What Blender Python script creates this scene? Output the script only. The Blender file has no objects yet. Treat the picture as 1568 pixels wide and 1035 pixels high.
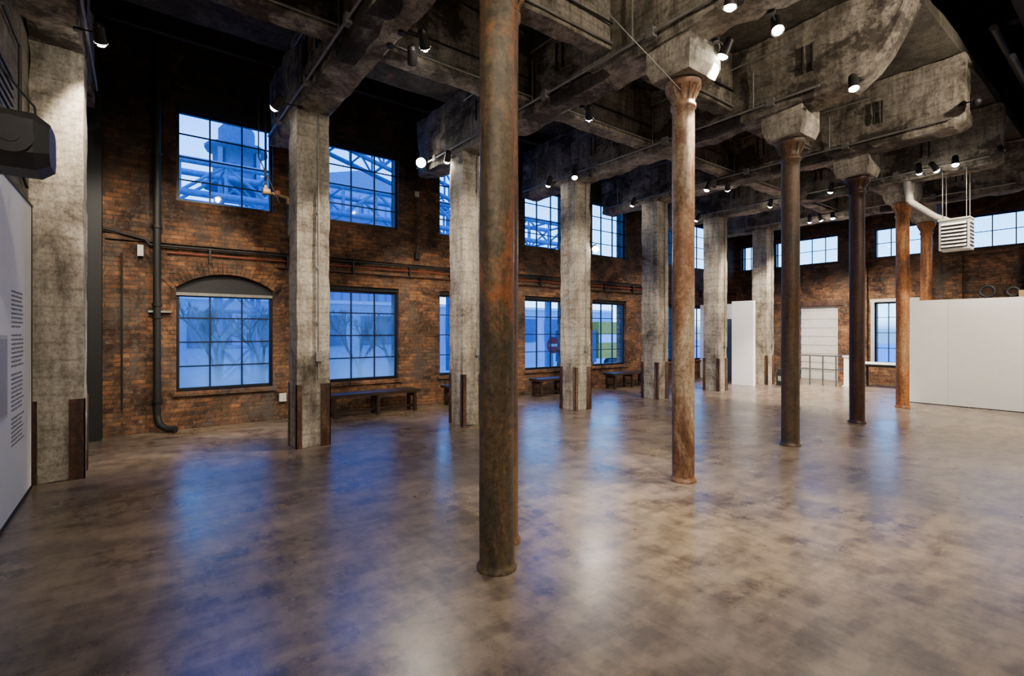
import bpy, math, random
from mathutils import Vector, noise, Matrix
random.seed(7)
D = bpy.data
scene = bpy.context.scene

# ------------------------------------------------------------------ materials
def new_mat(name):
    m = D.materials.new(name); m.use_nodes = True
    nt = m.node_tree
    for n in list(nt.nodes): nt.nodes.remove(n)
    out = nt.nodes.new('ShaderNodeOutputMaterial')
    return m, nt, out
def N(nt, t, **kw):
    n = nt.nodes.new(t)
    for k, v in kw.items():
        if k.startswith('_'): setattr(n, k[1:], v)
        else: n.inputs[k.replace('__', ' ')].default_value = v
    return n
def ramp(nt, fac, stops, interp='LINEAR'):
    r = nt.nodes.new('ShaderNodeValToRGB'); r.color_ramp.interpolation = interp
    el = r.color_ramp.elements
    c4 = lambda c: (c[0], c[1], c[2], 1)
    el[0].position = 0; el[0].color = c4(stops[0][1])
    el[1].position = 1; el[1].color = c4(stops[-1][1])
    for p, c in stops:
        if 0 < p < 1:
            e = el.new(p); e.color = c4(c)
    nt.links.new(fac, r.inputs[0]); return r.outputs[0]
def mrange(nt, val, a, b, c=0., d=1.):
    n = nt.nodes.new('ShaderNodeMapRange'); n.clamp = True; n.interpolation_type = 'SMOOTHSTEP'
    nt.links.new(val, n.inputs[0])
    for i, v in enumerate((a, b, c, d)): n.inputs[i+1].default_value = v
    return n.outputs[0]
def math2(nt, op, a, b):
    n = nt.nodes.new('ShaderNodeMath'); n.operation = op
    for i, v in enumerate((a, b)):
        if hasattr(v, 'links'): nt.links.new(v, n.inputs[i])
        else: n.inputs[i].default_value = v
    return n.outputs[0]
def mix(nt, fac, a, b, mode='MIX'):
    m = nt.nodes.new('ShaderNodeMix'); m.data_type = 'RGBA'; m.blend_type = mode
    for sock, v in ((m.inputs[0], fac), (m.inputs[6], a), (m.inputs[7], b)):
        if hasattr(v, 'links'): nt.links.new(v, sock)
        elif isinstance(v, (int, float)): sock.default_value = v
        else: sock.default_value = (v[0], v[1], v[2], 1)
    return m.outputs[2]
def pos(nt, scale=(1, 1, 1), rot=(0, 0, 0)):
    tc = nt.nodes.new('ShaderNodeTexCoord')
    mp = nt.nodes.new('ShaderNodeMapping')
    mp.inputs['Scale'].default_value = scale; mp.inputs['Rotation'].default_value = rot
    nt.links.new(tc.outputs['Object'], mp.inputs[0]); return mp.outputs[0]
def noi(nt, vec, scale, detail=5, rough=.6, dist=0.):
    n = N(nt, 'ShaderNodeTexNoise', Scale=scale, Detail=detail, Roughness=rough, Distortion=dist)
    nt.links.new(vec, n.inputs['Vector']); return n.outputs[0]
def finish(nt, out, col, rough=.6, bump=None, bstr=.3, bdist=.02, metal=0., spec=.5):
    p = nt.nodes.new('ShaderNodeBsdfPrincipled')
    if hasattr(col, 'links'): nt.links.new(col, p.inputs['Base Color'])
    else: p.inputs['Base Color'].default_value = (*col, 1)
    if hasattr(rough, 'links'): nt.links.new(rough, p.inputs['Roughness'])
    else: p.inputs['Roughness'].default_value = rough
    p.inputs['Metallic'].default_value = metal
    p.inputs['Specular IOR Level'].default_value = spec
    if bump is not None:
        b = N(nt, 'ShaderNodeBump', Strength=bstr, Distance=bdist)
        nt.links.new(bump, b.inputs['Height']); nt.links.new(b.outputs[0], p.inputs['Normal'])
    nt.links.new(p.outputs[0], out.inputs[0]); return p
def plain(name, col, rough=.5, metal=0., var=.25, scale=8):
    m, nt, out = new_mat(name)
    n = noi(nt, pos(nt), scale, 4)
    c = ramp(nt, n, [(.3, [x*(1-var) for x in col]), (.7, [min(1, x*(1+var)) for x in col])])
    finish(nt, out, c, rough, n, .1, .01, metal); return m
def concrete(name, light, mid, dark, amount=.5, char=0.):
    m, nt, out = new_mat(name)
    v = pos(nt)
    big = noi(nt, v, 1.1, 8, .7, .6)
    c = ramp(nt, big, [(.32, dark), (.44, mid), (.57, light), (.8, [x*1.15 for x in light])])
    vs = noi(nt, pos(nt, (5, 5, .6)), 1.6, 6, .7)
    c = mix(nt, amount, c, ramp(nt, vs, [(.33, (.28, .25, .22)), (.6, (1, 1, 1))]), 'MULTIPLY')
    fine = noi(nt, v, 20, 9, .78)
    c = mix(nt, .8, c, ramp(nt, fine, [(.36, (.35, .32, .29)), (.54, (1, 1, 1)), (.7, (1.15, 1.15, 1.15))]), 'MULTIPLY')
    brd = N(nt, 'ShaderNodeTexWave', _bands_direction='Z', Scale=1.6, Distortion=1.2)
    nt.links.new(v, brd.inputs['Vector'])
    c = mix(nt, .4, c, ramp(nt, brd.outputs[0], [(.0, (.5, .47, .45)), (.10, (1, 1, 1))]), 'MULTIPLY')
    if char:
        ch = noi(nt, pos(nt, (1, .8, 1.3)), .95, 9, .72, .3)
        c = mix(nt, ramp(nt, ch, [(.51, (0, 0, 0)), (.57, (char,)*3)]), c, (.038, .03, .024))
        rr = noi(nt, pos(nt, (1, .7, 1)), 1.7, 8, .75, .2)
        c = mix(nt, ramp(nt, rr, [(.60, (0, 0, 0)), (.68, (.5, .5, .5))]), c, (.24, .15, .09))
    h = mix(nt, .5, fine, big)
    finish(nt, out, c, .85, h, .8, .03, spec=.25); return m
def brick(name, tint=1.):
    m, nt, out = new_mat(name)
    tc = nt.nodes.new('ShaderNodeTexCoord'); s = nt.nodes.new('ShaderNodeSeparateXYZ')
    nt.links.new(tc.outputs['Object'], s.inputs[0])
    a = N(nt, 'ShaderNodeMath', _operation='ADD'); nt.links.new(s.outputs[0], a.inputs[0]); nt.links.new(s.outputs[1], a.inputs[1])
    cb = nt.nodes.new('ShaderNodeCombineXYZ'); nt.links.new(a.outputs[0], cb.inputs[0]); nt.links.new(s.outputs[2], cb.inputs[1])
    b = nt.nodes.new('ShaderNodeTexBrick')
    nt.links.new(cb.outputs[0], b.inputs['Vector'])
    b.inputs['Scale'].default_value = 1; b.inputs['Brick Width'].default_value = .215
    b.inputs['Row Height'].default_value = .074; b.inputs['Mortar Size'].default_value = .009
    b.inputs['Mortar Smooth'].default_value = .3; b.inputs['Bias'].default_value = 0
    b.inputs['Color1'].default_value = (.34, .165, .078, 1)
    b.inputs['Color2'].default_value = (.11, .056, .037, 1)
    b.inputs['Mortar'].default_value = (.12, .10, .078, 1)
    v = pos(nt)
    st = noi(nt, v, 1.3, 10, .8, .4)
    c = mix(nt, .95, b.outputs['Color'], ramp(nt, st, [(.40, (.14, .12, .11)), (.5, (.58, .54, .50)), (.60, (1.35, 1.18, .95))]), 'MULTIPLY')
    sp = noi(nt, v, 11, 7, .75)
    c = mix(nt, ramp(nt, sp, [(.54, (0, 0, 0)), (.70, (.65, .65, .65))]), c, (.28, .22, .155))
    gr = noi(nt, pos(nt, (1, 1, .5)), 1.1, 10, .8, .2)
    c = mix(nt, ramp(nt, gr, [(.51, (0, 0, 0)), (.60, (.75, .75, .75))]), c, (.10, .086, .073))
    # brick colour darkens with height
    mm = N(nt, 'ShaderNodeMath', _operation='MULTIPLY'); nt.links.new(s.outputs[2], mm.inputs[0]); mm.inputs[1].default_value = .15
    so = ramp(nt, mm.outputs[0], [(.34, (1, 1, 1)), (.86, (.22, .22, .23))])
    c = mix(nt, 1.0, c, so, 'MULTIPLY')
    f = N(nt, 'ShaderNodeMath', _operation='MULTIPLY'); f.inputs[1].default_value = -1
    nt.links.new(b.outputs['Fac'], f.inputs[0])
    h = N(nt, 'ShaderNodeMath', _operation='ADD'); nt.links.new(f.outputs[0], h.inputs[0]); nt.links.new(sp, h.inputs[1])
    finish(nt, out, c, .8, h.outputs[0], .9, .02, spec=.3); return m
def rust(name, a, b, c3, lo=.38, hi=.62, sc=2.2):
    m, nt, out = new_mat(name)
    v = pos(nt, (1, 1, .4))
    n1 = noi(nt, v, sc, 9, .74, .6)
    col = ramp(nt, n1, [(lo, a), ((lo+hi)/2, b), (hi, c3)])
    n2 = noi(nt, pos(nt), 22, 9, .8)
    col = mix(nt, .9, col, ramp(nt, n2, [(.35, (.28, .26, .24)), (.56, (1.05, 1.05, 1.05)), (.7, (1.4, 1.35, 1.3))]), 'MULTIPLY')
    n3 = noi(nt, pos(nt, (6, 6, .35)), 2.0, 7, .7)   # vertical run-off streaks
    col = mix(nt, .7, col, ramp(nt, n3, [(.38, (.55, .5, .45)), (.5, (1, 1, 1)), (.62, (1.25, 1.2, 1.1))]), 'MULTIPLY')
    finish(nt, out, col, .45, n2, .5, .01, .05); return m
def emis(name, col, s):
    m, nt, out = new_mat(name)
    e = N(nt, 'ShaderNodeEmission', Strength=s); e.inputs[0].default_value = (*col, 1)
    nt.links.new(e.outputs[0], out.inputs[0]); return m
def glass(name, tint, haze, hazecol, film=None):
    m, nt, out = new_mat(name)
    t = nt.nodes.new('ShaderNodeBsdfTransparent'); t.inputs[0].default_value = (*tint, 1)
    g = N(nt, 'ShaderNodeBsdfGlossy', Roughness=.03)
    tr = nt.nodes.new('ShaderNodeBsdfTranslucent'); tr.inputs[0].default_value = (*hazecol, 1)
    n = noi(nt, pos(nt, (1.2, 1.2, .7)), 2.2, 6, .65, 1.)
    m1 = nt.nodes.new('ShaderNodeMixShader')
    hz = ramp(nt, n, [(.35, (haze*.4,)*3), (.65, (haze,)*3)])
    if film:   # etched film on the lower panes
        tc = nt.nodes.new('ShaderNodeTexCoord'); s = nt.nodes.new('ShaderNodeSeparateXYZ'); nt.links.new(tc.outputs['Object'], s.inputs[0])
        mr = N(nt, 'ShaderNodeMapRange'); nt.links.new(s.outputs[2], mr.inputs[0])
        mr.inputs[1].default_value = film[1]; mr.inputs[2].default_value = film[0]
        mr.inputs[3].default_value = 0; mr.inputs[4].default_value = .7
        hz = mix(nt, mr.outputs[0], hz, (1, 1, 1))
    nt.links.new(hz, m1.inputs[0])
    nt.links.new(t.outputs[0], m1.inputs[1]); nt.links.new(tr.outputs[0], m1.inputs[2])
    m2 = nt.nodes.new('ShaderNodeMixShader'); m2.inputs[0].default_value = .04
    nt.links.new(m1.outputs[0], m2.inputs[1]); nt.links.new(g.outputs[0], m2.inputs[2])
    nt.links.new(m2.outputs[0], out.inputs[0]); return m

M_conc = concrete('concrete_pillar', (.58, .53, .44), (.37, .33, .27), (.12, .10, .08), .65)
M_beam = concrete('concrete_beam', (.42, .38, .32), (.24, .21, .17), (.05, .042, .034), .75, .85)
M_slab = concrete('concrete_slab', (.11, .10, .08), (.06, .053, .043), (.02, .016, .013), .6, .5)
M_char = concrete('charred_concrete', (.07, .06, .05), (.035, .03, .025), (.012, .010, .009), .6)
M_cwall = concrete('concrete_wall', (.24, .215, .18), (.14, .125, .10), (.05, .042, .036), .6)
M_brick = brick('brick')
M_black = plain('black_paint', (.008, .008, .009), .6)
M_frame = plain('window_steel', (.008, .010, .014), .4)
M_dark = plain('dark_steel', (.025, .023, .022), .5, .5)
M_roof = plain('roof_dark', (.012, .010, .009), .9)
M_pipe = plain('pipe_grey', (.26, .25, .23), .45, .4)
M_duct = plain('duct_cream', (.26, .235, .20), .5)
M_tan = plain('pipe_tan', (.40, .25, .10), .5)
M_redp = plain('pipe_red', (.20, .04, .02), .5)
M_rustp = rust('rust_plate', (.035, .020, .013), (.09, .040, .022), (.17, .11, .075))
M_white = plain('white_paint', (.90, .90, .88), .6, var=.02)
M_white2 = plain('white_unit', (.55, .55, .51), .5, var=.08)
M_lightg = plain('rollup_paint', (.6, .6, .57), .35, var=.08)
M_door = plain('door_blue_grey', (.06, .09, .12), .5)
M_wood = plain('bench_wood', (.030, .018, .012), .45)
M_ink = plain('ink', (.20, .20, .20), .6)
M_print = plain('print_grey', (.42, .42, .41), .5, var=.1)
M_lens = emis('lamp_lens', (1, .93, .8), 110)
M_glassU = glass('glass_upper', (.44, .73, 1.0), .03, (.6, .8, 1))
M_glassL = glass('glass_lower', (.34, .54, .76), .28, (.74, .70, .62), (.7, 1.3))
R1 = rust('rust_olive', (.080, .064, .040), (.155, .105, .058), (.34, .12, .042), .42, .56)
R1b = rust('rust_brown', (.10, .055, .025), (.20, .10, .04), (.26, .13, .05))
R2 = rust('rust_beige', (.13, .055, .025), (.24, .135, .072), (.40, .31, .21), .40, .58)
R3 = rust('rust_dark_green', (.055, .043, .026), (.095, .062, .034), (.15, .066, .028))
R4 = rust('rust_maroon', (.028, .015, .011), (.065, .026, .016), (.10, .044, .024))
R5 = rust('rust_orange', (.11, .06, .035), (.44, .16, .042), (.48, .27, .12))

# floor : trowelled, sealed concrete
m, nt, out = new_mat('polished_concrete')
v = pos(nt)
n0 = noi(nt, v, .30, 3, .5)
n1 = noi(nt, pos(nt, (1, 2.4, 1), (0, 0, .85)), 2.1, 7, .66)
n1b = noi(nt, pos(nt, (2.4, 1, 1), (0, 0, .5)), 3.0, 7, .66)
n1c = noi(nt, v, .9, 5, .6)
n2 = noi(nt, v, 14, 7, .7)
f = math2(nt, 'MULTIPLY', mrange(nt, n1, .41, .59), .38)
f = math2(nt, 'ADD', f, math2(nt, 'MULTIPLY', mrange(nt, n1b, .41, .59), .28))
f = math2(nt, 'ADD', f, math2(nt, 'MULTIPLY', mrange(nt, n1c, .38, .62), .20))
f = math2(nt, 'ADD', f, math2(nt, 'MULTIPLY', mrange(nt, n2, .38, .62), .14))
fz = mrange(nt, n0, .40, .60)
dark = mix(nt, fz, (.040, .029, .028), (.060, .042, .027))
lite = mix(nt, fz, (.200, .158, .128), (.290, .218, .142))
c = mix(nt, f, dark, lite)
rg = mrange(nt, n1c, .3, .7, .25, .33)
finish(nt, out, c, rg, spec=.8)
M_floor = m

# ------------------------------------------------------------------ mesh builder
class MB:
    def __init__(s): s.v = []; s.f = []; s.mi = []; s.mats = []; s.sm = []
    def mat(s, m):
        if m not in s.mats: s.mats.append(m)
        return s.mats.index(m)
    def add(s, vs, fs, m, smooth=False):
        o = len(s.v); s.v += [tuple(x) for x in vs]; i = s.mat(m)
        for f in fs: s.f.append([o+k for k in f]); s.mi.append(i); s.sm.append(smooth)
    def box(s, a, b, m):
        x0, x1 = sorted((a[0], b[0])); y0, y1 = sorted((a[1], b[1])); z0, z1 = sorted((a[2], b[2]))
        s.add([(x0,y0,z0),(x1,y0,z0),(x1,y1,z0),(x0,y1,z0),(x0,y0,z1),(x1,y0,z1),(x1,y1,z1),(x0,y1,z1)],
              [(0,3,2,1),(4,5,6,7),(0,1,5,4),(1,2,6,5),(2,3,7,6),(3,0,4,7)], m)
    def cyl(s, p, q, r, m, n=12, r2=None, caps=True, capm=None):
        p = Vector(p); q = Vector(q); r2 = r if r2 is None else r2
        w = (q-p).normalized(); u = w.orthogonal().normalized(); t = w.cross(u)
        vs = []
        for c, rr in ((p, r), (q, r2)):
            for k in range(n):
                a = 2*math.pi*k/n; vs.append(c+u*math.cos(a)*rr+t*math.sin(a)*rr)
        s.add(vs, [(k, (k+1) % n, n+(k+1) % n, n+k) for k in range(n)], m, True)
        if caps:
            s.add(vs[:n], [tuple(range(n))[::-1]], m); s.add(vs[n:], [tuple(range(n))], capm or m)
    def path(s, pts, r, m, n=8):
        for a, b in zip(pts[:-1], pts[1:]): s.cyl(a, b, r, m, n)
    def lathe(s, c, prof, m, n=32, wob=0):
        vs = []
        for r, z in prof:
            for k in range(n):
                a = 2*math.pi*k/n
                rr = r+(noise.noise(Vector((c[0]+math.cos(a)*.5, c[1]+math.sin(a)*.5, z*1.3)))*wob if wob else 0)
                vs.append((c[0]+rr*math.cos(a), c[1]+rr*math.sin(a), z))
        fs = []
        for j in range(len(prof)-1):
            for k in range(n):
                fs.append((j*n+k, j*n+(k+1) % n, (j+1)*n+(k+1) % n, (j+1)*n+k))
        s.add(vs, fs, m, True)
        s.add(vs[:n], [tuple(range(n))[::-1]], m); s.add(vs[-n:], [tuple(range(n))], m)
    def prism(s, poly, off, m):     # poly list of 3d pts, off vector
        n = len(poly); off = Vector(off)
        vs = [Vector(p) for p in poly]+[Vector(p)+off for p in poly]
        s.add(vs, [tuple(range(n))[::-1], tuple(range(n, 2*n))]+[(k, (k+1) % n, n+(k+1) % n, n+k) for k in range(n)], m)
    def rough(s, a, b, m, step=.16, amp=.015, fn=None):
        dims = [max(1, int(round((b[i]-a[i])/step))) for i in range(3)]
        idx = {}; vs = []; fs = []
        def V(i, j, k):
            key = (i, j, k)
            if key not in idx:
                p = Vector([a[t]+(b[t]-a[t])*key[t]/dims[t] for t in range(3)])
                e = sum(1 for t in range(3) if key[t] in (0, dims[t]))
                d = noise.noise_vector(p*2.3)*amp + noise.noise_vector(p*7.1+Vector((3, 1, 9)))*amp*.6
                if e >= 2:
                    pull = max(0, noise.noise(p*3.3))*amp*2.5
                    for t in range(3):
                        if key[t] in (0, dims[t]): d[t] += pull*(1 if key[t] == 0 else -1)
                if fn: p = fn(p)
                idx[key] = len(vs); vs.append(p+d)
            return idx[key]
        X, Y, Z = dims
        for i in range(X):
            for j in range(Y):
                fs.append((V(i,j,0),V(i,j+1,0),V(i+1,j+1,0),V(i+1,j,0)))
                fs.append((V(i,j,Z),V(i+1,j,Z),V(i+1,j+1,Z),V(i,j+1,Z)))
        for i in range(X):
            for k in range(Z):
                fs.append((V(i,0,k),V(i+1,0,k),V(i+1,0,k+1),V(i,0,k+1)))
                fs.append((V(i,Y,k),V(i,Y,k+1),V(i+1,Y,k+1),V(i+1,Y,k)))
        for j in range(Y):
            for k in range(Z):
                fs.append((V(0,j,k),V(0,j,k+1),V(0,j+1,k+1),V(0,j+1,k)))
                fs.append((V(X,j,k),V(X,j+1,k),V(X,j+1,k+1),V(X,j,k+1)))
        s.add(vs, fs, m)
    def make(s, name):
        me = D.meshes.new(name); me.from_pydata(s.v, [], s.f)
        for mm in s.mats: me.materials.append(mm)
        me.polygons.foreach_set('material_index', s.mi)
        me.polygons.foreach_set('use_smooth', s.sm); me.update()
        o = D.objects.new(name, me); scene.collection.objects.link(o); return o

# ------------------------------------------------------------------ layout constants
WY = 10.2          # inner face of the window wall
EX = 18.8          # inner face of the end wall
LX = -0.95         # inner face of the left wall
ZT = 9.0
PX = [-0.95+2.77*k for k in range(7)]   # pillar left edges
PW = .46; PY = 7.5

# floor
b = MB(); b.box((LX-.4, -5.2, -.3), (EX+.5, WY+.5, 0), M_floor); b.make('floor')

# window wall
wx = [(.53+2.545*k, 2.05+2.545*k) for k in range(7)]
ops = []
for i, (a0, a1) in enumerate(wx):
    ops.append((a0, a1, 3.93, 5.68))
    ops.append((a0, a1, .65, 2.72 if i == 0 else 2.62))
def wall(name, axis, p, th, a0, a1, z0, z1, ops, mat, extra=None):
    b = MB(); br = sorted({a0, a1} | {o[0] for o in ops} | {o[1] for o in ops})
    for s0, s1 in zip(br[:-1], br[1:]):
        mid = (s0+s1)/2; zz = z0
        for o in sorted([o for o in ops if o[0] < mid < o[1]], key=lambda o: o[2])+[(0, 0, z1, z1)]:
            if o[2] > zz+.001:
                if axis == 'y': b.box((s0, p, zz), (s1, p+th, o[2]), mat)
                else: b.box((p, s0, zz), (p+th, s1, o[2]), mat)
            zz = max(zz, o[3])
    if extra: extra(b)
    return b.make(name)
def arch_fill(b):
    x0, x1 = wx[0]; xc = (x0+x1)/2; hw = (x1-x0)/2; zs, za = 2.44, 2.70
    R = (hw*hw+(za-zs)**2)/(2*(za-zs)); cz = za-R; A = math.asin(hw/R)
    arc = [(xc+R*math.sin(-A+2*A*k/16), cz+R*math.cos(-A+2*A*k/16)) for k in range(17)]
    left = [(x0, 2.72)]+arc[:9]+[(xc, 2.72)]
    right = arc[8:]+[(x1, 2.72), (xc, 2.72)]
    for pl in (left, right): b.prism([(x, WY, z) for x, z in pl], (0, .4, 0), M_brick)
    n = 26; R2 = R+.23
    for k in range(n):      # voussoir ring
        t0 = -A*1.08+2*A*1.08*(k+.06)/n; t1 = -A*1.08+2*A*1.08*(k+.94)/n
        b.prism([(xc+r*math.sin(t), WY-.025, cz+r*math.cos(t)) for r, t in ((R+.005, t0), (R+.005, t1), (R2, t1), (R2, t0))], (0, .03, 0), M_brick)
def wy_extra(b):
    arch_fill(b)
    b.box((-.4, WY-.05, 3.17), (EX, WY, 3.25), M_brick)
    for a0, a1 in wx:
        b.box((a0-.06, WY-.05, .57), (a1+.06, WY+.1, .65), M_brick)
        b.box((a0-.1, WY-.03, 5.70), (a1+.1, WY, 5.92), M_brick)
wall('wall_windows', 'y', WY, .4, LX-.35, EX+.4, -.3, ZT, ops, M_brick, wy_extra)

eops = [(8.95, 10.0, 4.0, 4.95), (6.64, 8.75, 4.0, 4.95), (4.35, 5.62, 4.0, 4.95), (1.95, 3.35, 4.0, 4.95), (-.2, 1.2, 4.0, 4.95),
        (6.64, 7.86, 0, 2.55), (4.55, 5.62, .65, 2.6)]
def end_extra(b):
    for y0 in (8.75, 5.75, 3.45, 1.3):
        b.box((EX-.12, y0+.02, 0), (EX, y0+.45 if y0 < 8 else 8.93, 3.9), M_brick)
    b.box((EX-.06, -5, 3.82), (EX, WY, 3.95), M_brick)
wall('wall_end', 'x', EX, .4, -5.2, WY, -.3, ZT, eops, M_brick, end_extra)
b = MB(); b.box((LX-.35, -5.2, -.3), (LX, WY, ZT), M_cwall); b.make('wall_left')
b = MB(); b.box((LX-.35, -5.2, -.3), (EX+.4, -4.8, ZT), M_cwall); b.make('wall_right')
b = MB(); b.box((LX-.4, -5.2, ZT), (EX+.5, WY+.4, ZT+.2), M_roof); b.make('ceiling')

# windows
wn = [0]
def window(axis, p, a0, a1, z0, z1, cols, rows, gm, header=0, fm=M_frame):
    wn[0] += 1; b = MB()
    def P(a, o, z): return (a, p+o, z) if axis == 'y' else (p+o, a, z)
    f = .05; o0, o1 = .10, .17
    def bx(a, c, e, g, oo0=o0, oo1=o1, m=fm): b.box(P(a, oo0, e), P(c, oo1, g), m)
    zt = z1-header
    if header: bx(a0, a1, zt, z1, .05, .17, M_black)
    bx(a0, a0+f, z0, zt); bx(a1-f, a1, z0, zt); bx(a0+f, a1-f, z0, z0+f); bx(a0+f, a1-f, zt-f, zt)
    for k in range(1, cols):
        x = a0+(a1-a0)*k/cols; w = .012
        bx(x-w, x+w, z0+f, zt-f, .115, .155)
    for k in range(1, rows):
        z = z0+(zt-z0)*k/rows; bx(a0+f, a1-f, z-.011, z+.011, .12, .15)
    q = [P(a0+f, .135, z0+f), P(a1-f, .135, z0+f), P(a1-f, .135, zt-f), P(a0+f, .135, zt-f)]
    b.add(q, [(0, 1, 2, 3)], gm)
    b.make('window_%d' % wn[0])
for i, (a0, a1) in enumerate(wx):
    window('y', WY, a0, a1, 3.93, 5.68, 3, 4, M_glassU, .16)
    if i == 0:
        window('y', WY, a0, a1, .65, 2.34, 3, 4, M_glassL)
        b = MB(); b.box((a0, WY+.09, 2.34), (a1, WY+.14, 2.715), M_black)
        b.box((a0, WY+.05, 2.31), (a1, WY+.09, 2.36), M_pipe); b.make('trim_1')
    else:
        window('y', WY, a0, a1, .65, 2.62, 3, 4, M_glassL if i < 2 else M_glassU, .08)
for o in eops[:5]: window('x', EX, o[0], o[1], o[2], o[3], max(3, int((o[1]-o[0])/.4)), 2, M_glassU)
window('x', EX, 4.55, 5.62, .65, 2.6, 3, 4, M_glassU)
def portal(loc, rot, sx, sz):
    l = D.lights.new('window_portal', 'AREA'); l.shape = 'RECTANGLE'; l.size = sx; l.size_y = sz; l.cycles.is_portal = True
    o = D.objects.new('window_portal', l); o.location = loc; o.rotation_euler = rot; scene.collection.objects.link(o)
for a0, a1 in wx[:6]:
    portal(((a0+a1)/2, WY+.45, 4.8), (-math.pi/2, 0, 0), 1.5, 1.75)
    portal(((a0+a1)/2, WY+.45, 1.63), (-math.pi/2, 0, 0), 1.5, 2.0)

# roll-up door + trims
b = MB()
for k in range(17):
    z = .15*k; b.box((EX+.10+(.02 if k % 2 else 0), 6.66, z), (EX+.16, 7.84, z+.148), M_lightg)
b.make('door_1')
b = MB(); b.box((EX-.04, 6.5, 2.55), (EX+.02, 8.0, 2.72), M_rustp); b.box((EX-.03, 4.45, 2.6), (EX+.02, 5.72, 2.7), M_white2)
b.box((EX-.03, 4.45, .58), (EX+.02, 5.72, .66), M_white2); b.box((EX-.03, 5.60, .66), (EX+.02, 5.70, 2.6), M_white2); b.make('trim_2')

# ------------------------------------------------------------------ pillars
def guard(b, x0, x1, y0, y1, h=.92):
    t = .012
    for x, sx, w in ((x0, 1, .07), (x1, -1, .13)):
        for y, sy in ((y0, 1), (y1, -1)):
            b.box((x-sx*t, y-sy*t, 0), (x+sx*w, y, h), M_rustp)
            b.box((x-sx*t, y-sy*t, 0), (x, y+sy*.07, h), M_rustp)
for k, x in enumerate(PX):
    b = MB(); b.rough((x, PY, 0), (x+PW, PY+PW, 4.88), M_conc, .12, .009)
    guard(b, x, x+PW, PY, PY+PW)
    if k > 0:
        b.cyl((x+.29, PY-.03, 1.0), (x+.29, PY-.03, 4.85), .012, M_pipe)
        b.box((x+.25, PY-.06, 1.25), (x+.34, PY-.0, 1.38), M_pipe)
        for z in (1.8, 2.6, 3.4, 4.2): b.box((x+.27, PY-.045, z), (x+.31, PY, z+.025), M_pipe)
    b.make('concrete_pillar')

# cross beams
def mkfn(yend, big):
    def fn(p):
        p = p.copy()
        L = .75 if big else .15
        if p.y < yend+L:
            t = 1-(p.y-yend)/L; zt = 6.0
            f = (zt-p.z)/(zt-4.87)
            p.z += f*(.85 if big else .08)*t*t
        return p
    return fn
rb = random.Random(11)
for k, x in enumerate(PX):
    b = MB(); ye = 1.85; ys = 2.8 if k == 3 else 2.0
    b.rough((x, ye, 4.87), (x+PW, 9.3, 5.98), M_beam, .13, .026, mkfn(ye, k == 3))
    for y in (6.9, 6.3, 4.9, 4.3, 2.9):
        b.cyl((x-.03, y, 5.25), (x-.03, y, 5.62), .014, M_black, 6)
        b.cyl((x-.03, y+.12, 5.25), (x-.03, y+.12, 5.62), .014, M_black, 6)
    b.cyl((x-.045, ys, 5.0), (x-.045, 9.2, 5.0), .018, M_pipe, 8)
    b.cyl((x-.045, 3.0, 5.72), (x-.045, 7.4, 5.72), .014, M_pipe, 8)
    b.cyl((x+PW+.045, ys+.2, 4.98), (x+PW+.045, 8.8, 4.98), .016, M_pipe, 8)
    b.cyl((x+PW+.045, ys+.2, 5.06), (x+PW+.045, 8.8, 5.06), .012, M_black, 8)
    for y in (3.4, 5.2, 6.8, 8.4):
        b.box((x-.07, y, 4.95), (x, y+.1, 5.06), M_pipe)
        b.cyl((x-.05, y+.3, 5.0), (x-.05, y+.3, 5.6), .012, M_pipe, 6)
        b.cyl((x+PW+.03, y+.5, 4.98), (x+PW+.03, y+.5, 5.9), .012, M_black, 6)
    # spalled, soot black strip along the soffit edge
    y = rb.uniform(3.6, 4.2) if k != 1 else 3.4
    b.rough((x-.012, y, 4.845), (x+(.24 if k == 1 else .12), y+(2.4 if k == 1 else rb.uniform(.7, 1.4)), 5.04), M_char, .08, .03)
    b.make('concrete_crossbeam')
for k in range(6):
    x0 = PX[k]+PW; x1 = PX[k+1]
    for (y0, y1, z0) in ((5.55, 5.85, 5.02), (4.05, 4.3, 5.1)):
        b = MB()
        b.rough((x0+.0, y0, z0), (x1-.0, y1, 5.98), M_beam, .15, .018)
        b.cyl((x0+.02, y0-.03, z0+.06), (x1-.02, y0-.03, z0+.06), .014, M_pipe, 8)
        b.cyl((x0+.02, y0-.03, z0+.30), (x1-.02, y0-.03, z0+.30), .012, M_black, 8)
        b.make('concrete_joist')
b = MB(); b.rough((LX, 1.9, 6.0), (EX, 8.2, 6.2), M_slab, .4, .012); b.make('ceiling_slab')

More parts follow.
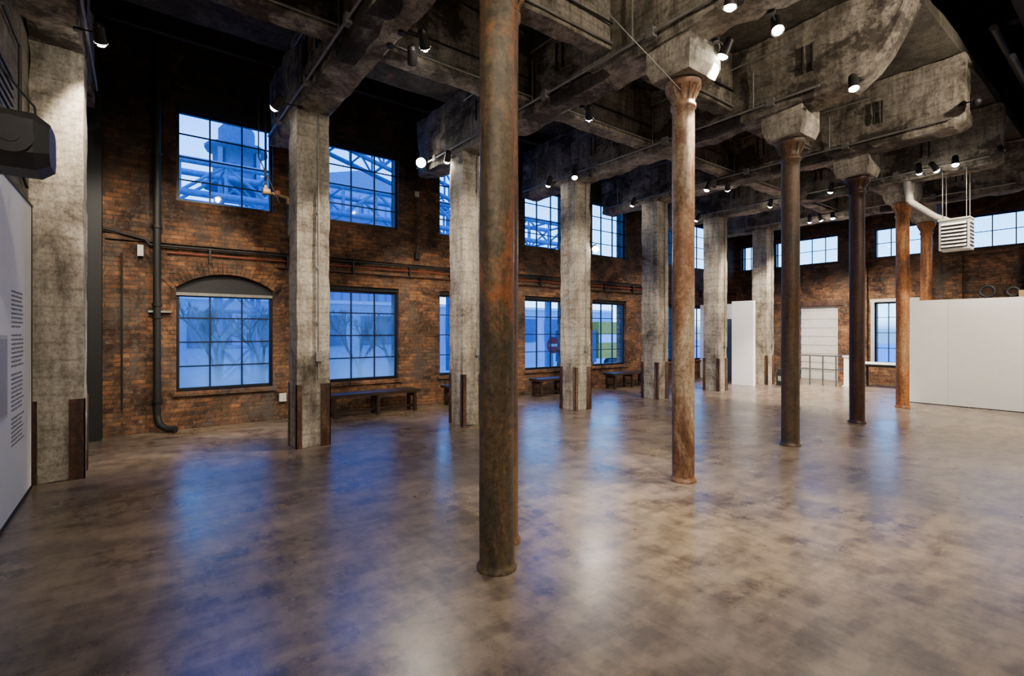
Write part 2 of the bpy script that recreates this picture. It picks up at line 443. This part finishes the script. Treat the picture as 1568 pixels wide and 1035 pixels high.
# ------------------------------------------------------------------ round columns
def column(cx, cy, r, mt, block=True, top=4.5):
    b = MB()
    prof = [(r+.022, 0), (r+.022, .018), (r+.006, .035), (r+.001, .06)]
    z = .15
    while z < top-.35:
        prof.append((r, z)); z += .15
    prof += [(r, top-.3), (r+.018, top-.29), (r+.018, top-.25), (r, top-.24), (r+.01, top-.16), (r+.06, top-.07), (r+.075, top-.06), (r+.075, top)]
    b.lathe((cx, cy), prof, mt, 40, .005)
    for k in range(12):
        a = 2*math.pi*k/12; u = Vector((math.cos(a), math.sin(a), 0)); t = Vector((-u.y, u.x, 0))*.008
        c = Vector((cx, cy, 0))
        p = [c+u*(r)+Vector((0, 0, top-.22)), c+u*(r+.075)+Vector((0, 0, top-.07)), c+u*(r)+Vector((0, 0, top-.05))]
        b.prism([q-t for q in p], t*2, mt)
    b.make('round_iron_column')
    if block:
        b = MB()
        def fn(p):
            p = p.copy()
            if p.z < 4.6: p.x = cx+(p.x-cx)*.86; p.y = cy+(p.y-cy)*.86
            return p
        b.rough((cx-.30, cy-.28, top+.01), (cx+.30, cy+.28, 5.02), M_conc, .13, .010, fn)
        b.make('concrete_capital')
column(2.06, 2.90, .125, R1, False, 4.5)
column(2.36, 3.24, .125, R1b, True, 4.5)
column(4.94, 3.30, .122, R2)
column(7.72, 3.35, .122, R3)
column(10.6, 3.43, .122, R4)
column(13.5, 3.50, .122, R5)
column(16.4, 3.75, .122, R5)
b = MB(); b.rough((1.82, 2.62, 4.51), (2.34, 2.95, 4.86), M_conc, .13, .01); b.make('concrete_corbel')

# ------------------------------------------------------------------ partitions
b = MB()
b.box((14.6, -4.6, 0), (14.75, 3.66, 2.40), M_white)
for y in (2.95, 1.75, .55, -.65): b.box((14.598, y, 0.02), (14.6, y+.004, 2.4), M_white2)
b.box((14.597, -4.6, 0), (14.6, 3.66, .015), M_black)
b.make('white_partition')
b = MB()
b.box((15.05, 7.62, 0), (15.2, 8.3, 2.62), M_white); b.box((15.2, 8.16, 0), (16.3, 8.3, 2.62), M_white)
b.box((16.3, 8.16, 0), (16.42, 8.60, 2.62), M_white); b.box((16.3, 8.6, 2.1), (16.42, 9.5, 2.62), M_white)
b.box((16.3, 9.5, 0), (16.42, WY-.01, 2.62), M_white)
b.make('white_vestibule')
b = MB(); b.box((16.33, 8.62, 0.01), (16.40, 9.48, 2.09), M_door); b.cyl((16.30, 8.7, 1.0), (16.30, 8.84, 1.0), .012, M_pipe)
b.cyl((16.33, 8.7, 1.0), (16.30, 8.7, 1.0), .012, M_pipe); b.make('door_2')

# left exhibition panel + text
b = MB(); b.box((LX, -2.0, .04), (LX+.04, 7.36, 3.03), M_white); b.box((LX, 7.36, .0), (LX+.045, 7.40, 3.05), M_black)
b.box((LX, -2.0, 0), (LX+.045, 7.40, .04), M_black); b.box((LX, -2.0, 3.03), (LX+.05, 7.40, 3.05), M_black)
b.make('exhibition_panel')
words = ("the history of this industrial hall begins with the men and women who shaped steel and glass along the river "
         "for nearly a century their work is remembered in the columns and walls that still stand around us today ").split()
lines = []; rnd = random.Random(3)
for k in range(36):
    if k in (9, 18, 28): lines.append(''); continue
    s = ''
    while len(s) < 36: s += rnd.choice(words)+' '
    lines.append(s.strip()[:40])
cu = D.curves.new('wall_text', 'FONT'); cu.body = '\n'.join(lines); cu.size = .036; cu.space_line = 1.12; cu.extrude = .0005; cu.materials.append(M_ink)
o = D.objects.new('wall_text', cu); o.location = (LX+.0412, 6.3, 2.05); o.rotation_euler = (math.pi/2, 0, math.pi/2); scene.collection.objects.link(o)
b = MB(); b.box((LX+.041, 4.9, .95), (LX+.055, 6.05, 1.66), M_lightg); b.box((LX+.055, 4.93, .98), (LX+.057, 6.02, 1.63), M_print); b.make('framed_print')

# loudspeaker hung from the left wall, facing down the room
b = MB()
Xa, Xb = LX+.06, -.52
prof = [(4.92, 2.98), (5.02, 2.88), (5.40, 2.90), (5.46, 3.00), (5.44, 3.24), (5.34, 3.30), (5.0, 3.29), (4.93, 3.22)]
n = len(prof); xs = [Xa, Xa+.03, Xb-.08, Xb]; scs = [.9, 1, 1, .74]; vs = []
for x, s_ in zip(xs, scs):
    for (y, z) in prof: vs.append((x, 5.19+(y-5.19)*s_, 3.09+(z-3.09)*s_))
fs = [tuple(range(n))[::-1], tuple(range(3*n, 4*n))]
for j in range(3):
    for k in range(n): fs.append((j*n+k, j*n+(k+1) % n, (j+1)*n+(k+1) % n, (j+1)*n+k))
b.add(vs, fs, M_black)
b.cyl((-.72, 4.935, 3.09), (-.72, 4.90, 3.09), .12, M_black, 24, r2=.13); b.cyl((-.72, 4.90, 3.09), (-.72, 4.895, 3.09), .06, M_black, 20)
b.box((LX, 5.1, 3.05), (LX+.02, 5.3, 3.6), M_dark); b.path([(LX+.02, 5.2, 3.5), (-.72, 5.2, 3.26)], .014, M_black)
b.path([(-.62, 5.3, 3.26), (-.66, 5.5, 3.5), (LX+.02, 5.7, 3.9)], .008, M_black, 6)
b.make('loudspeaker')
b = MB(); b.box((LX, 5.8, 3.4), (LX+.02, 6.5, 4.1), M_frame)
for k in range(8): b.box((LX+.02, 5.85, 3.45+.08*k), (LX+.04, 6.45, 3.49+.08*k), M_black)
b.make('wall_vent')
b = MB(); b.path([(LX+.03, 6.0, 4.5), (LX+.03, 6.8, 4.5), (LX+.03, 6.8, 3.3), (LX+.03, 7.2, 3.2)], .015, M_black); b.make('wall_cable')

# ------------------------------------------------------------------ wall services
b = MB(); b.box((-.64, WY-.32, 0), (-.44, WY-.02, ZT), M_black); b.make('steel_riser_duct')
b = MB()
X = .26
b.path([(X, WY-.09, ZT-.05), (X, WY-.09, .28), (X+.03, WY-.12, .14), (X+.12, WY-.22, .07), (X+.25, WY-.32, .06)], .055, M_black, 14)
for z in (.5, 1.9, 2.1, 3.4, 4.6, 5.8): b.cyl((X, WY-.09, z), (X, WY-.09, z+.05), .075, M_dark, 14)
b.box((X-.12, WY-.1, 2.0), (X+.2, WY-.02, 2.03), M_pipe)
b.make('drain_pipe')
b = MB()
b.path([(-.44, WY-.08, 3.32), (.1, WY-.08, 3.2), (.16, WY-.08, 3.12), (EX-.1, WY-.08, 3.12)], .022, M_black)
b.path([(.4, WY-.05, 3.02), (EX-.1, WY-.05, 3.02)], .014, M_redp)
b.path([(2.1, WY-.05, 2.9), (EX-.1, WY-.05, 2.9)], .018, M_rustp)
for x in [1+1.27*k for k in range(14)]: b.box((x, WY-.10, 2.88), (x+.03, WY, 3.14), M_black)
b.make('wall_conduit')
b = MB(); b.path([(-.2, WY-.05, 2.95), (-.2, WY-.05, 1.2), (-.2, WY-.05, .4)], .014, M_black)
b.box((.0, WY-.1, 2.92), (.08, WY, 3.1), M_white2); b.box((2.15, WY-.06, .35), (2.27, WY, .5), M_white2); b.make('outlet_conduit')
for x in (2.45, 5.0, 7.5, 10.1):
    b = MB(); b.box((x-.04, WY-.08, 3.3), (x+.08, WY, 3.45), M_dark); b.cyl((x, WY-.04, 3.45), (x, WY-.04, 6.4), .012, M_black, 8)
    b.box((x-.05, WY-.07, 4.7), (x+.06, WY, 4.82), M_pipe); b.make('electrical_box')
b = MB()
b.path([(1.62, 8.6, 6.0), (1.62, 8.6, 4.0)], .018, M_black, 10)
b.path([(1.62, 8.6, 4.0), (1.62, 8.6, 3.9), (1.95, 8.6, 3.85), (1.95, 8.6, 3.75)], .024, M_tan, 10)
b.path([(1.95, 8.6, 3.75), (1.95, 8.6, 3.25)], .016, M_black, 10)
b.cyl((1.58, 8.6, 3.9), (1.68, 8.6, 3.9), .05, M_tan); b.cyl((1.95, 8.6, 3.4), (1.95, 8.6, 3.52), .04, M_dark)
b.cyl((1.79, 8.54, 3.9), (1.79, 8.66, 3.9), .04, M_redp)
b.path([(1.5, 8.5, 6.0), (1.5, 8.5, 4.4), (1.8, 8.45, 3.7)], .010, M_black)
b.make('gas_pipe')

b = MB()
for (y, z, r, mt) in ((9.75, 6.5, .05, M_dark), (9.6, 7.1, .08, M_black), (9.9, 7.5, .04, M_dark)):
    b.cyl((-.4, y, z), (EX-.2, y, z), r, mt, 10)
for k in range(8):
    x = -.25+2.6*k; b.cyl((x, 9.75, 6.5), (x, 9.75, ZT), .012, M_black, 6)
b.make('overhead_pipes')
b = MB()
for k in range(5):
    x = 6.0+2.8*k
    b.box((x, -4.8, 7.2), (x+.2, 1.6, 7.24), M_dark); b.box((x+.09, -4.8, 6.9), (x+.11, 1.6, 7.2), M_dark); b.box((x, -4.8, 6.86), (x+.2, 1.6, 6.9), M_dark)
b.box((4, 1.2, 6.5), (EX, 1.35, 6.8), M_dark)
b.box((4, -1.2, 6.5), (EX, -1.05, 6.8), M_dark)
for k in range(9):
    x = 5+1.5*k; b.path([(x, 1.27, 6.8), (x+.75, 1.27, 7.9), (x+1.5, 1.27, 6.8)], .03, M_dark, 6)
b.make('roof_steelwork')
b = MB()
for (x, y) in ((15.6, 1.2), (17.3, 1.5), (12.4, .9)):
    b.cyl((x, y, 3.2 if x > 14.8 else 4.9), (x, y, ZT), .05, M_black, 10)
b.path([(9.9, 1.5, 6.1), (18.6, 1.5, 6.1)], .05, M_dark); b.path([(9.9, 1.3, 5.6), (18.6, 1.3, 5.6)], .035, M_black)
b.make('sprinkler_pipes')
b = MB(); b.cyl((2.30, 3.05, 4.95), (4.82, 3.24, 4.36), .006, M_pipe, 6); b.make('tie_cable')

# ------------------------------------------------------------------ benches
def bench(x0, x1, y0=9.55, y1=9.95, h=.46):
    b = MB()
    b.box((x0, y0, h-.06), (x1, y0+.19, h), M_wood); b.box((x0, y0+.21, h-.06), (x1, y1, h), M_wood)
    for x in (x0+.08, (x0+x1)/2, x1-.14):
        b.box((x, y0+.02, 0), (x+.06, y0+.08, h-.06), M_wood); b.box((x, y1-.08, 0), (x+.06, y1-.02, h-.06), M_wood)
        b.box((x, y0+.08, h-.14), (x+.06, y1-.08, h-.08), M_wood); b.box((x, y0+.08, .08), (x+.06, y1-.08, .13), M_wood)
    b.box((x0+.1, (y0+y1)/2-.02, .09), (x1-.1, (y0+y1)/2+.02, .12), M_wood)
    b.make('wooden_bench')
bench(2.9, 4.8); bench(5.5, 7.3); bench(8.1, 9.8); bench(10.9, 12.6)

# end of hall
M_rail = plain('rail_grey', (.10, .10, .10), .45, .4)
b = MB()
for z in (.5, .92): b.path([(16.9, 6.02, z), (16.9, 7.1, z)], .022, M_rail)
for y in (6.02, 6.38, 6.75, 7.1): b.cyl((16.9, y, 0), (16.9, y, .92), .022, M_rail)
for z in (.5, .92): b.path([(16.9, 7.1, z), (16.2, 7.1, z-.38)], .022, M_rail)
b.cyl((16.2, 7.1, 0), (16.2, 7.1, .54), .022, M_rail)
for z in (.5, .92): b.path([(16.9, 6.02, z), (18.6, 6.02, z)], .022, M_rail)
b.cyl((18.6, 6.02, 0), (18.6, 6.02, .92), .022, M_rail); b.cyl((17.7, 6.02, 0), (17.7, 6.02, .92), .022, M_rail)
b.make('pipe_railing')
b = MB(); b.box((17.3, 4.4, .70), (18.0, 5.6, .74), M_white)
for x in (17.35, 17.9):
    for y in (4.45, 5.5): b.box((x, y, 0), (x+.05, y+.05, .70), M_dark)
b.box((17.37, 4.5, .62), (17.93, 5.5, .70), M_dark); b.make('folding_table')
b = MB(); b.box((17.15, 5.76, 0.03), (17.3, 5.9, .90), M_white); b.box((17.12, 5.73, .9), (17.33, 5.93, .93), M_white); b.box((17.12, 5.73, 0), (17.33, 5.93, .03), M_white); b.make('display_plinth')
b = MB()
b.box((15.75, 7.0, 0), (15.95, 7.25, .42), M_dark); b.box((15.78, 7.02, .42), (15.92, 7.23, .5), M_black)
b.box((15.745, 7.05, .15), (15.75, 7.2, .3), M_pipe); b.make('equipment_case')
b = MB()
for (y, r) in ((2.35, .12), (1.95, .09), (1.5, .11), (1.0, .1)):
    n = 20
    for k in range(n):
        a0 = 2*math.pi*k/n; a1 = 2*math.pi*(k+1)/n
        b.cyl((14.9, y+r*math.cos(a0), 2.44+r+r*math.sin(a0)), (14.9, y+r*math.cos(a1), 2.44+r+r*math.sin(a1)), .035, M_black, 6, caps=False)
b.box((14.78, .5, 2.36), (15.2, 2.6, 2.41), M_dark); b.box((14.8, 1.6, 2.41), (15.1, 1.85, 2.55), M_tan)
b.box((14.78, .5, 0), (14.84, .56, 2.36), M_dark); b.box((15.14, 2.5, 0), (15.2, 2.56, 2.36), M_dark)
b.box((14.78, 2.5, 0), (14.84, 2.56, 2.36), M_dark); b.box((15.14, .5, 0), (15.2, .56, 2.36), M_dark)
b.make('storage_rack')

# unit heater
b = MB(); x0, y0, z0 = 12.85, 2.28, 3.30; W, L, H = .36, .46, .60
b.box((x0, y0, z0), (x0+W, y0+L, z0+H), M_white2)
b.box((x0-.015, y0-.015, z0+H-.01), (x0+W+.015, y0+L+.015, z0+H+.02), M_white2)
for k in range(7):
    z = z0+.06+.072*k
    b.prism([(x0-.04, y0+.04, z), (x0, y0+.04, z+.045), (x0, y0+.04, z+.033), (x0-.035, y0+.04, z-.010)], (0, L-.08, 0), M_white2)
    b.box((x0+.03, y0-.015, z), (x0+W-.03, y0, z+.018), M_dark)
b.box((x0-.004, y0+.03, z0+.04), (x0-.001, y0+L-.03, z0+H-.06), M_dark)
for dx in (.04, W-.04):
    for dy in (.05, L-.05): b.cyl((x0+dx, y0+dy, z0+H), (x0+dx, y0+dy, 4.9), .006, M_duct, 6)
b.path([(x0+.18, y0+L-.1, z0+H), (x0+.18, y0+L+.1, z0+H+.12), (x0+.18, 3.25, 4.42)], .07, M_duct, 16)
b.cyl((x0+.18, 3.25, 4.42), (x0+.18, 3.3, 4.86), .07, M_duct, 16)
b.make('unit_heater')

# ------------------------------------------------------------------ spotlights
PWR = 1.9
def spot(p, target, power=90, anchor=None, size=75, on=True, col=(1, .86, .68), r=.058, blend=.55):
    p = Vector(p); d = (Vector(target)-p).normalized(); b = MB()
    top = Vector(anchor) if anchor else Vector((p.x, p.y, p.z+.12))
    back = p-d*.17
    b.cyl(back, p, r*.85, M_dark, 18, r2=r)
    b.cyl(p, p+d*.012, r*1.08, M_dark, 18, caps=False)
    # domed lens
    w = d; u = w.orthogonal().normalized(); t = w.cross(u); n = 16; vs = []; prof = [(r*.92, .0), (r*.8, .018), (r*.5, .034), (.002, .04)]
    for rr, h in prof:
        for k in range(n):
            a = 2*math.pi*k/n; vs.append(p+d*h+u*math.cos(a)*rr+t*math.sin(a)*rr)
    fs = [(j*n+k, j*n+(k+1) % n, (j+1)*n+(k+1) % n, (j+1)*n+k) for j in range(3) for k in range(n)]
    b.add(vs, fs, M_lens if on else M_black, True)
    b.cyl(back-d*.03, back, r*.5, M_dark, 12, r2=r*.85)
    mid = p-d*.09
    b.cyl(mid, top, .01, M_dark, 8); b.cyl(top-Vector((0, 0, .03)), top, .04, M_dark, 12)
    o = b.make('track_or_fill_spotlight')
    if on:
        l = D.lights.new('lamp', 'SPOT'); l.energy = power*PWR; l.spot_size = math.radians(size); l.spot_blend = blend
        l.color = col; l.shadow_soft_size = .05
        lo = D.objects.new('lamp', l); lo.location = p+d*.06
        lo.rotation_euler = d.to_track_quat('-Z', 'Y').to_euler(); scene.collection.objects.link(lo)
        lo.parent = o
S = [
 ((2.48, 4.83, 4.76), (4.8, 7.7, 2.4), 600, (2.24, 4.9, 4.88), 50),
 ((1.50, 7.40, 4.76), (-.2, 10.2, 1.6), 190, (1.84, 7.4, 4.88), 80),
 ((4.42, 6.05, 4.75), (2.5, 7.6, 2.6), 560, (4.62, 6.05, 4.88), 46),
 ((6.95, 7.1, 4.75), (5.6, 5.6, 0), 280, (7.4, 7.1, 4.88), 55),
 ((4.45, 2.47, 4.75), (4.3, 2.9, 0), 460, (4.62, 2.47, 4.88), 52),
 ((5.18, 2.37, 4.75), (3.6, .9, 0), 280, (5.04, 2.37, 4.88), 70),
 ((5.18, 2.96, 4.75), (4.2, 4.7, 0), 800, (5.04, 2.96, 4.88), 46),
 ((5.18, 5.0, 4.75), (7.5, 7.4, 2.2), 420, (5.04, 5.0, 4.88), 55),  # added lamp, put here to brighten the pillar it faces
 ((7.19, 2.36, 4.75), (6.2, 1.6, 0), 300, (7.42, 2.36, 4.95), 75),
 ((9.85, 6.0, 4.75), (8.6, 7.2, 0), 220, (10.16, 6.0, 4.88), 70),
 ((10.2, 5.72, 4.75), (12.8, 7.2, 1.5), 300, None, 80),
 ((12.5, 5.9, 4.78), (15.2, 7.8, 1.0), 420, (12.9, 5.9, 4.88), 70),
 ((12.6, 4.6, 4.86), (14.0, 6.0, 0), 1000, (12.92, 4.6, 4.9), 62),
 ((12.5, 2.97, 4.86), (14.6, 3.2, 1.1), 45, (12.92, 2.97, 4.9), 90),
 ((12.5, 2.70, 4.84), (14.6, .9, 1.1), 60, (12.92, 2.7, 4.9), 90),
 ((12.5, 2.42, 4.88), (11.0, 2.0, 0), 260, (12.92, 2.42, 4.9), 80),
 ((15.5, 6.2, 4.84), (17.4, 6.9, 0), 650, (15.72, 6.2, 4.9), 100),
 ((15.5, 5.9, 4.84), (17.9, 5.4, 0.5), 500, (15.72, 5.9, 4.9), 90),
 ((15.5, 5.6, 4.84), (15.0, 5.2, 0), 800, (15.72, 5.6, 4.9), 80),
]
for s_ in S: spot(s_[0], s_[1], s_[2], s_[3], s_[4])
spot((4.42, 8.78, 4.98), (1.6, 3.0, 2.4), 80, (4.62, 8.9, 5.05), 80, r=.10)
spot((7.93, 7.46, 3.47), (4.0, 3.0, 1.0), 50, (7.84, 7.62, 3.5), 70, r=.075)
spot((-.31, 6.88, 4.78), (.1, 10.2, 1.2), 240, (-.5, 6.9, 4.88), 75)
spot((2.50, 5.18, 4.76), (4.0, 8.0, 3.0), 0, (2.24, 5.2, 4.88), on=False)
spot((9.95, 1.68, 5.1), (8.5, 1.2, 4.0), 0, (10.16, 1.9, 5.2), on=False)
spot((12.3, 1.75, 4.9), (11.0, 1.3, 3.8), 0, (12.92, 1.9, 5.1), on=False)
# wall washers added to brighten the brick between the windows
for x, tx in ((4.75, 5.1), (7.2, 7.6), (9.95, 10.2), (12.7, 12.8)):
    spot((x-.25, 7.9, 4.78), (tx, 10.2, 1.3), 150, (x-.1, 7.9, 4.88), 65)
for (p, t, e, sz) in (((2.6, -1.0, 5.6), (4.6, 1.2, 0), 340, 70), ((5.8, -1.0, 5.6), (7.6, 1.6, 0), 360, 80), ((9.5, -1.0, 5.6), (11.6, 1.6, 0), 440, 85),  # unseen fill lamps added to brighten floor, walls, beams and columns
                  ((.6, 1.2, 5.4), (1.7, 2.7, 0), 140, 50), ((.3, 2.6, 5.4), (-.9, 6.4, 1.9), 160, 80), ((.3, 3.3, 5.4), (1.6, 7.4, 4.4), 110, 90),
                  ((3.6, .4, 5.2), (3.4, 5.5, 5.3), 140, 110), ((6.4, .4, 5.2), (6.2, 5.5, 5.3), 140, 110), ((9.2, .4, 5.2), (9.0, 5.5, 5.3), 120, 110),
                  ((11.4, -.2, 5.2), (14.6, 1.6, 1.2), 600, 90), ((12.4, 1.2, 5.0), (14.6, 2.6, 1.2), 120, 80),
                  ((.0, .3, 5.2), (1.8, 4.0, 5.2), 100, 110), ((.9, .4, 4.9), (2.1, 2.9, 1.8), 140, 60)):
    spot(p, t, e, (p[0], p[1], ZT), sz)

# ------------------------------------------------------------------ outdoors
M_ext = plain('ext_ground', (.40, .43, .46), .8)
M_corr = plain('corrugated', (.62, .76, .84), .6, var=.06)
M_corr2 = plain('corrugated_shade', (.26, .42, .56), .6, var=.06)
M_mill = plain('mill_cladding', (.06, .24, .50), .6, var=.1)
M_blue = plain('structure_blue', (.03, .09, .19), .7)
M_blue2 = plain('structure_midblue', (.07, .18, .32), .7)
M_bark = plain('bark', (.10, .07, .05), .8)
M_yel = plain('yellow', (1.0, .42, .0), .5)
M_red = plain('sign_red', (.80, .015, .02), .5)
b = MB(); b.box((-60, WY+.6, -.9), (110, 80, -.7), M_ext); b.box((EX+.6, -60, -.9), (110, WY+.6, -.7), M_ext); b.make('street_ground')
b = MB()
for k in range(24): b.box((-14+.6*k, 29.8, 4), (-14+.6*k+.34, 30.1, 17), M_corr2)
b.box((-14, 30, -.7), (0.6, 34, 17), M_corr)
b.box((-14, 29.75, 3.6), (.6, 30.0, 4.0), M_blue2)
b.make('corrugated_building')
b = MB()
b.box((0.8, 30, -.7), (34, 40, 3.4), M_corr2)
for k in range(10): b.box((2+3*k, 29.9, .8), (4+3*k, 30, 2.6), M_blue)
b.box((.8, 29.9, 3.3), (34, 30, 3.5), M_corr)
b.make('warehouse')
b = MB(); b.box((7.5, 42, -.7), (23, 52, 13.5), M_mill); b.prism([(7.5, 42, 13.5), (15.2, 42, 15.5), (23, 42, 13.5)], (0, 10, 0), M_blue2)
for k in range(20): b.box((7.5+.78*k, 41.9, 3.4), (7.62+.78*k, 42, 13.4), M_blue2)
b.box((7.5, 41.85, 11.0), (23, 42, 11.3), M_blue); b.make('mill_building')
b = MB(); cx, cy = 3.4, 24
for dx in (-.7, .7):
    for dy in (-.7, .7): b.box((cx+dx-.08, cy+dy-.08, -.7), (cx+dx+.08, cy+dy+.08, 9.2), M_blue2)
for k in range(6):
    z = -.5+1.5*k
    for dy in (-.7, .7):
        b.cyl((cx-.7, cy+dy, z), (cx+.7, cy+dy, z+1.5), .05, M_blue2, 6); b.cyl((cx+.7, cy+dy, z), (cx-.7, cy+dy, z+1.5), .05, M_blue2, 6)
        b.cyl((cx-.7, cy+dy, z), (cx+.7, cy+dy, z), .06, M_blue2, 6)
b.lathe((cx, cy), [(1.3, 7.7), (1.3, 7.85), (.9, 7.9), (.9, 9.2), (1.2, 9.3), (1.2, 9.45), (.7, 9.5), (.7, 10.2), (.3, 10.7), (.1, 11.)], M_blue, 12)
b.make('steel_tower')
def truss(name, p0, p1, h, w, n, mt, legs=True):
    b = MB(); p0 = Vector(p0); p1 = Vector(p1); H = Vector((0, 0, h)); W = Vector((0, w, 0))
    for o in (Vector((0, 0, 0)), W):
        b.cyl(p0+o, p1+o, .12, mt, 6); b.cyl(p0+o+H, p1+o+H, .12, mt, 6)
        for k in range(n+1):
            a = p0.lerp(p1, k/n)+o; b.cyl(a, a+H, .06, mt, 6)
            if k < n:
                c = p0.lerp(p1, (k+1)/n)+o
                b.cyl(a if k % 2 else a+H, c+H if k % 2 else c, .06, mt, 6)
    for k in range(n+1):
        a = p0.lerp(p1, k/n); b.cyl(a, a+W, .06, mt, 6); b.cyl(a+H, a+H+W, .06, mt, 6)
    if legs:
        for k in (0, n):
            a = p0.lerp(p1, k/n)
            b.cyl(Vector((a.x, a.y, -.7)), a, .2, mt, 8); b.cyl(Vector((a.x, a.y+w, -.7)), a+W, .2, mt, 8)
    b.make(name)
truss('truss_bridge', (-3, 20, 6.4), (19, 20, 6.4), 1.1, 1.6, 16, M_blue2)
truss('conveyor_gantry', (6.6, 24.5, 11.2), (15, 24.5, 8.9), 1.5, 1.6, 7, M_blue)
def tree(x, y, seed):
    rn = random.Random(seed); b = MB()
    def br(p, d, L, r, dep):
        q = p+d*L; b.cyl(p, q, r, M_bark, 6, r2=r*.7, caps=False)
        if dep == 0: return
        for _ in range(3 if dep > 1 else 4):
            dd = (d+Vector((rn.uniform(-.8, .8), rn.uniform(-.8, .8), rn.uniform(-.1, .5)))).normalized()
            br(q, dd, L*rn.uniform(.6, .78), r*.6, dep-1)
    br(Vector((x, y, -.75)), Vector((0, 0, 1)), 1.1, .10, 5); b.make('bare_tree')
for i, (x, y) in enumerate(((6.2, 17), (8.0, 18.5), (3.2, 17.5), (1.9, 16.5))): tree(x, y, i+2)
b = MB(); c = Vector((12.4, 13.8, 1.15))
b.prism([c+Vector((.33*math.cos(math.pi/8+k*math.pi/4), 0, .33*math.sin(math.pi/8+k*math.pi/4))) for k in range(8)], (0, .02, 0), M_red)
b.box((c.x-.2, c.y-.005, c.z-.05), (c.x+.2, c.y, c.z+.05), M_white); b.cyl((c.x, c.y+.05, -.72), (c.x, c.y+.05, c.z+.3), .03, M_pipe)
b.make('stop_sign')
b = MB(); b.box((21.0, 19.5, .1), (25.5, 21.5, 2.2), M_yel); b.box((21.0, 19.45, 1.0), (25.5, 19.5, 1.5), M_white); b.box((19.4, 19.6, -.1), (20.9, 21.4, 1.7), M_blue); b.box((19.5, 19.55, .8), (20.5, 19.6, 1.5), M_glassU)
for x in (20.0, 22, 24.6):
    b.cyl((x, 19.4, -.3), (x, 19.7, -.3), .42, M_black, 20)
    b.cyl((x, 21.2, -.3), (x, 21.5, -.3), .42, M_black, 20)
b.make('delivery_truck')

# world : dusk sky
w = D.worlds.new('World'); scene.world = w; w.use_nodes = True; nt = w.node_tree
for n in list(nt.nodes): nt.nodes.remove(n)
out = nt.nodes.new('ShaderNodeOutputWorld'); bg = nt.nodes.new('ShaderNodeBackground')
tc = nt.nodes.new('ShaderNodeTexCoord'); s = nt.nodes.new('ShaderNodeSeparateXYZ'); nt.links.new(tc.outputs['Generated'], s.inputs[0])
r = ramp(nt, s.outputs[2], [(0.001, (.12, .2, .32)), (.02, (.68, .84, 1)), (.18, (.30, .60, 1)), (.42, (.03, .20, .88))])
nt.links.new(r, bg.inputs[0]); bg.inputs[1].default_value = 7.0
nt.links.new(bg.outputs[0], out.inputs[0])

# camera
cam = D.cameras.new('camera'); co = D.objects.new('camera', cam); scene.collection.objects.link(co)
co.location = (0, 0, 1.7)
fw = Vector((.604, .797, 0)).normalized()
co.rotation_euler = fw.to_track_quat('-Z', 'Y').to_euler()
cam.sensor_width = 36; cam.lens = 757/1568*36; cam.shift_y = -11.5/1568
cam.clip_start = .05; cam.clip_end = 300
scene.camera = co
